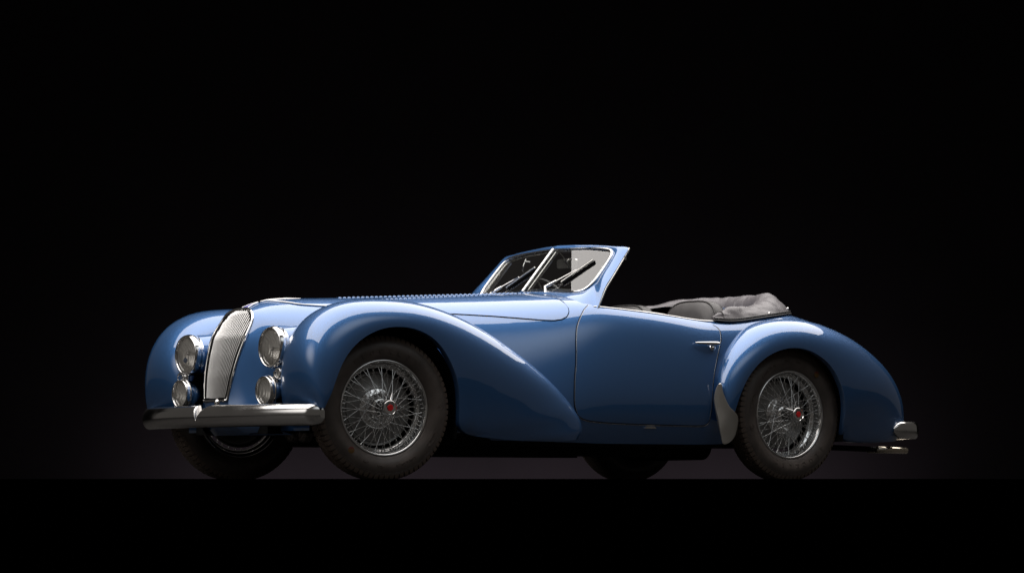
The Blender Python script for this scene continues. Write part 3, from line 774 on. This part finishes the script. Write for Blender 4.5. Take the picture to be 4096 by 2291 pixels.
for y in np.linspace(-.56, .56, 33):
    d = (abs(y) / .56) ** 4 * .08
    rows.append([(-2.66 - d * 0, y, .55), (-2.66, y, .80), (-2.70, y, .95 - d), (-2.75, y, .975 - d), (-2.80, y, .955 - d), (-2.82, y, .6)])
rs.grid(rows); rs.obj("rear_seat", M['leather'], car)

# ---- folded top under its boot cover
plan = crom([(-2.285,.630,0),(-2.40,.632,0),(-2.55,.615,0),(-2.72,.575,0),(-2.88,.510,0),(-3.03,.41,0),(-3.14,.28,0),(-3.20,.14,0),(-3.215,0,0)], 60)
plan = plan + [Vector((p.x, -p.y, 0)) for p in plan[::-1][1:]]
npl = len(plan); bt = MB(); rows = []; pip = []; pip2 = []; studs = []
for i, p in enumerate(plan):
    e = min(i, npl - 1 - i) / ((npl - 1) / 2); s = 1 if p.y >= 0 else -1
    base, _ = on_top(p.x, p.y, .004)
    H = lerp_tab([(0, .022), (.08, .058), (.15, .082), (.22, .078), (.32, .068), (.44, .072), (.56, .100), (.66, .118), (.76, .116), (1, .106)], e) + (lerp_tab([(0, 0), (.15, 0), (.28, .030), (.5, .030), (.66, 0), (1, 0)], e) if p.y < 0 else 0)
    W = lerp_tab([(0, .03), (.1, .07), (.25, .12), (.5, .19), (.75, .24), (1, .26)], e)
    t = (plan[min(i + 1, npl - 1)] - plan[max(i - 1, 0)]).normalized(); inw = Vector((-t.y, t.x, 0))
    if inw.dot(Vector((-2.6 - p.x, -p.y, 0))) < 0: inw = -inw
    r = []
    prof = [(-.004, .0), (-.003, .10), (.03, .22), (.10, .42), (.20, .64), (.32, .84), (.45, .96), (.58, 1.0), (.72, .96), (.84, .84), (.92, .62), (.96, .3), (.98, -.5), (1.0, -2.6)]
    pr = crom([(a, b, 0) for a, b in prof], 40)
    for q in pr:
        pos = base + inw * (W * q.x) + Vector((0, 0, H * q.y))
        f = max(0, min(1, q.y)) if q.x > .01 else 0
        nz = noise.noise(Vector((pos.x * 7, pos.y * 7, pos.z * 5))) * .008 + noise.noise(Vector((i * .30, q.x * 2.2, q.y * 1.3))) * .006 - (1 - min(1, abs(noise.noise(Vector((i * .17 + q.y * 1.6, q.x * 1.7, 3.1)))) * 5)) * .006
        if q.x > .70: nz += .004 * math.sin((pos.x - pos.y) * 160)
        r.append(pos + (Vector((0, 0, .8)) - inw * .5) * nz * min(1, f * 1.6))
    rows.append(r); pip.append(base + Vector((0, 0, .002)) - inw * .006); pip2.append(base + Vector((0, 0, .014)) - inw * .003)
    if i in (2, 24, 38): studs.append(r[7])
bt.grid(rows, flip=False); bt.cap(rows[0]); bt.cap(rows[-1], True)
bto = bt.obj("top_boot_cover", M['cloth'], car)
MB().tube(pip, .007, 6).obj("boot_piping", M['piping'], bto); MB().tube(pip2, .005, 6).obj("boot_welt", M['piping'], bto)
for q in studs: MB().lathe([(.0005, .005), (.006, .004), (.008, 0)], 12, q + Vector((0, .004, .002)), (0, .8, .6)).obj("snap_stud", M['chrome'], bto)
MB().tube([rows[5][k] + Vector((0, 0, .003)) for k in range(2, 24)], .0028, 5).obj("boot_zip", M['piping'], bto)

# ---- door handle and sill nameplate
for s in (1, -1):
    d = doorL if s > 0 else doorR
    a = on_side(-2.065, .748, .016, s); b_ = on_side(-2.235, .742, .026, s)
    pts = [a.lerp(b_, t) for t in np.linspace(0, 1, 12)]
    h = MB().tube(pts, [.004 + .0095 * min(1, t * 1.1) ** .8 for t in np.linspace(0, .95, 11)] + [.009], 10).obj("door_handle", M['chrome'], d)
    MB().lathe([(.018, -.02), (.020, .004), (.015, .014), (.008, .020), (.0005, .022)], 20, on_side(-2.195, .726, .002, s), (0, s, 0)).obj("handle_base", M['chrome'], h)

def text_mesh(txt, size, extrude=.0012, bold=0.0):
    cu = bpy.data.curves.new("lettering", 'FONT'); cu.body = txt; cu.size = size; cu.align_x = 'CENTER'; cu.align_y = 'BOTTOM_BASELINE'
    cu.extrude = extrude; cu.offset = bold; cu.resolution_u = 2
    o = bpy.data.objects.new("lettering", cu); COL.objects.link(o)
    dg = bpy.context.evaluated_depsgraph_get(); me = bpy.data.meshes.new_from_object(o.evaluated_get(dg))
    vs = [v.co.copy() for v in me.vertices]; fs = [tuple(p.vertices) for p in me.polygons]
    bpy.data.objects.remove(o); bpy.data.curves.remove(cu); bpy.data.meshes.remove(me)
    return vs, fs
for s in (1,):
    c = on_side(-1.744, .290, .003, s)
    pl = MB(); q = [(-.040, -.006), (.040, -.006), (.030, .004), (-.030, .004)]
    fr_ = [Vector((c.x + a, c.y + .002, c.z + b)) for a, b in q]; bk_ = [p - Vector((0, .006, 0)) for p in fr_]
    pl.add(fr_ + bk_, [(0, 1, 2, 3), (7, 6, 5, 4), (0, 4, 5, 1), (1, 5, 6, 2), (2, 6, 7, 3), (3, 7, 4, 0)])
    npo = pl.obj("sill_nameplate", M['steel'], body, smooth=False)
    vs, fs = text_mesh("DUBOS", .016, .001)
    mk("nameplate_letters", [(c.x - v.x * .95, c.y + .002 + v.z, c.z + .003 + v.y) for v in vs], fs, M['chrome'], npo, smooth=False)

# ------------------------------------------------------------------ wheels
TY = [(.238,.050),(.246,.058),(.256,.066),(.275,.076),(.295,.081),(.312,.080),(.328,.075),(.343,.068),(.352,.062),(.358,.050),(.360,0),(.358,-.050),(.352,-.062),(.343,-.068),(.328,-.075),(.312,-.080),(.295,-.081),(.275,-.076),(.256,-.066),(.238,-.050)]
def side_y(r): return lerp_tab([(a, b) for a, b in TY[:10]], r)
def make_tyre_mesh():
    return MB().lathe([(p.x, p.y) for p in crom([(a, b, 0) for a, b in TY], 70)], 120)
def make_tread():
    b = MB(); n = 76
    for k in range(n):
        a0 = 2 * math.pi * k / n; da = 2 * math.pi / n * .74
        for s in (1, -1):
            off = .3 * da if s < 0 else 0
            rows = []
            prof = [(.341, .0700), (.352, .0662), (.3635, .0585), (.3685, .046), (.3690, .032)]
            for (r, y) in prof:
                rows.append([(r * math.sin(a0 + off + da * t), y * s, r * math.cos(a0 + off + da * t)) for t in (0, .5, 1)])
            inn_ = [[(p[0] * .967, p[1], p[2] * .967) if i > 1 else (p[0] * .985, p[1] * .94, p[2] * .985) for p in r] for i, r in enumerate(rows)]
            b.grid(rows, flip=(s < 0)); b.grid([[r[0] for r in rows], [r[0] for r in inn_]], flip=(s < 0)); b.grid([[r[-1] for r in rows], [r[-1] for r in inn_]], flip=(s > 0))
            b.grid([rows[-1], inn_[-1]], flip=(s < 0))
    m = n * 2
    for yc in (-.019, 0, .019):
        for k in range(m):
            a0 = 2 * math.pi * (k + (.5 if yc else 0)) / m; da = 2 * math.pi / m * .82
            q = []
            for t in (0, 1):
                for dy in (-.0075, .0075):
                    aa = a0 + da * t + dy * 2.2; q.append((.3695 * math.sin(aa), yc + dy, .3695 * math.cos(aa)))
            qi = [(p[0] * .97, p[1], p[2] * .97) for p in q]
            b.add(q + qi, [(0, 2, 3, 1), (0, 1, 5, 4), (2, 6, 7, 3), (0, 4, 6, 2), (1, 3, 7, 5)])
    return b
RIMP = [(.243,.050),(.2465,.054),(.2455,.0605),(.240,.063),(.234,.059),(.2295,.052),(.2265,.046),(.2245,.034),(.2235,.018),(.2225,.008),(.2120,.000),(.2050,-.010),(.2050,-.034),(.2180,-.044),(.2240,-.055),(.240,-.062),(.246,-.054)]
def letters(txt, R0, size, ang, extr=.0016, bold=0.0):
    vs, fs = text_mesh(txt, size, extr, bold); out = []
    for v in vs:
        a = ang + v.x / (R0 + size * .35); r = R0 + v.y
        out.append((-r * math.sin(a), side_y(r) + .0012 + v.z, r * math.cos(a)))
    return out, fs
proto = {}
def wheel(loc, side, steer, spin, sticker_a, nut_turn=0.0):
    # wheel part = drum and hub barrel
    if 'wheel' not in proto:
        b = MB(); b.lathe([(.185,-.06),(.190,-.052),(.190,-.036),(.184,-.032),(.176,-.031),(.172,-.026),(.120,-.026),(.112,-.022),(.066,-.016),(.0635,.006),(.060,.018),(.052,.028),(.040,.034),(.036,.06),(.034,.09),(.034,.118),(.0005,.119)], 56)
        wo = b.obj("wheel", M['drum'], car, sharp=40); proto['wheel'] = wo
        subs = []
        subs.append(make_tyre_mesh().obj("tyre", M['rubber'], wo))
        subs.append(make_tread().obj("tread", M['tread'], wo, sharp=25, kind='stuff'))
        subs.append(MB().lathe([(p.x, p.y) for p in crom([(a, c, 0) for a, c in RIMP], 64)], 96).obj("rim", M['rim'], wo))
        hb = MB().lathe([(.106,-.026),(.105,-.016),(.098,-.012),(.076,-.008),(.068,.000),(.0655,.010),(.062,.020),(.054,.029),(.042,.034)], 40).obj("hub_shell", M['chrome'], wo); subs.append(hb)
        # knock-off nut with two ears
        nut = MB(); nut.lathe([(.036,.096),(.040,.100),(.0415,.112),(.041,.126),(.0385,.133),(.0345,.1355),(.0325,.132),(.026,.1325),(.020,.131),(.0005,.1308)], 40)
        for a in (R(19), R(199)):
            d = Vector((-math.sin(a), 0, math.cos(a))); t = Vector((math.cos(a), 0, math.sin(a)))
            pts = [(d * .034, .013, .118, .010), (d * .052, .011, .112, .008), (d * .070, .008, .106, .006), (d * .080, .005, .103, .004)]
            rows = []
            for p, hw, y, th in pts:
                c = p + Vector((0, y, 0)); rows.append([c + t * hw * math.cos(q) + Vector((0, th * math.sin(q), 0)) for q in [2 * math.pi * k / 10 for k in range(10)]])
            nut.grid(rows, closed_v=True); nut.cap(rows[-1])
        subs.append(nut.obj("hub_nut", M['chrome'], wo, sharp=50))
        hx = [(.0185 * math.cos(q), .1325, .0185 * math.sin(q)) for q in [2 * math.pi * k / 6 + .2 for k in range(6)]]
        hx2 = [(.0165 * math.cos(q), .1345, .0165 * math.sin(q)) for q in [2 * math.pi * k / 6 + .2 for k in range(6)]]
        subs.append(MB().grid([hx, hx2], closed_v=True, flip=True).cap(hx2, True).obj("hub_emblem", M['red'], wo, smooth=False))
        # nipples
        # spokes
        sp = []
        for (r0, y0, r1, y1, tw) in ((.039, .098, .2245, .026, R(38)), (.039, .090, .2245, .022, R(-38)), (.061, -.004, .2245, .040, R(62)), (.061, .006, .2245, .036, R(-62))):
            p0 = Vector((r0 * math.sin(tw), y0, r0 * math.cos(tw))); p1 = Vector((0, y1, r1)); b = MB(); d = (p1 - p0)
            b.tube([p0, p0 + d * .955], .0017, 5); b.tube([p0 + d * .935, p0 + d * 1.0], .0031, 5)
            sp.append(b)
        for g, b in enumerate(sp):
            first = None
            for k in range(16):
                m = Matrix.Rotation(2 * math.pi * (k + (0, .25, .5, .75)[g]) / 16, 4, 'Y')
                if first is None: first = b.obj("spoke", M['spoke'], wo); o = first; o.matrix_local = m
                else: o = dup(first, "spoke", wo, m)
                subs.append(o)
        lt = MB()
        for txt, R0, sz, a in (("BLOCKLEY", .276, .033, 0), ("6.00/6.50-18", .291, .024, R(157)), ("90H", .291, .023, R(186)), ("6PR", .286, .022, R(202))):
            if txt == "BLOCKLEY":
                for i, cch in enumerate(txt):
                    v_, f_ = letters(cch, R0, sz, a + R(10.4) * (i - 3.5)); lt.add(v_, f_)
            else:
                v_, f_ = letters(txt, R0, sz, a); lt.add(v_, f_)
        v_, f_ = letters("SPECIAL", .296, .016, R(119)); lt.add(v_, f_)
        v_, f_ = letters("R", .297, .016, R(88.6)); lt.add(v_, f_)
        for a0, hw, hr, rc in ((R(119), .056, .013, .3015), (R(88.6), .014, .013, .3025)):
            pts = []
            for k in range(40):
                q = 2 * math.pi * k / 40; r = rc + hr * math.sin(q); aa = a0 + hw * math.cos(q) / rc; pts.append((-r * math.sin(aa), side_y(r) + .0008, r * math.cos(aa)))
            lt.tube(pts, .0011, 5, closed=True)
        subs.append(lt.obj("sidewall_lettering", M['rubber'], wo, smooth=False))
        for r in (.334, .340):
            subs.append(MB().lathe([(r - .0012, side_y(r - .0012)), (r, side_y(r) + .0016), (r + .0012, side_y(r + .0012))], 96).obj("sidewall_rib", M['rubber'], wo))
        proto['subs'] = subs
    else:
        wo = dup(proto['wheel'], "wheel", car)
        for sbo in proto['subs']: dup(sbo, sbo.name.split('.')[0], wo, sbo.matrix_local.copy())
    if nut_turn:
        for c in wo.children:
            if c.name.startswith("hub_nut"): c.matrix_local = Matrix.Rotation(nut_turn, 4, 'Y')
    m = Matrix.Translation(loc) @ Matrix.Rotation(steer, 4, 'Z') @ (Matrix.Rotation(math.pi, 4, 'Z') if side < 0 else Matrix.Identity(4)) @ Matrix.Rotation(spin, 4, 'Y')
    wo.matrix_local = m
    if sticker_a is not None:
        r = .288; a = sticker_a - 0
        dsk = MB().lathe([(.0005, .0006), (.016, .0006), (.0175, 0)], 24)
        so = dsk.obj("tyre_sticker", M['sticker'], wo)
        # place against the sidewall, upright in the world
        so.matrix_local = Matrix.Rotation(-spin, 4, 'Y') @ Matrix.Translation((-r * math.sin(a), side_y(r) + .002, r * math.cos(a)))
    return wo
# rotation about +Y by a positive angle carries +Z to +X (anticlockwise seen from outside)
wheel((0, .685, .37), 1, R(-10), 0.0, R(222))
wheel((-2.74, .685, .37), 1, 0, R(-167), R(38.7), R(-108))
wheel((0, -.655, .37), -1, R(-10), R(40), None)
wheel((-2.74, -.685, .37), -1, 0, R(70), None)

# ------------------------------------------------------------------ render settings
scene.render.engine = 'CYCLES'
scene.cycles.max_bounces = 8; scene.cycles.glossy_bounces = 5; scene.cycles.transparent_max_bounces = 12
scene.cycles.caustics_reflective = False; scene.cycles.caustics_refractive = False
scene.cycles.sample_clamp_indirect = 6
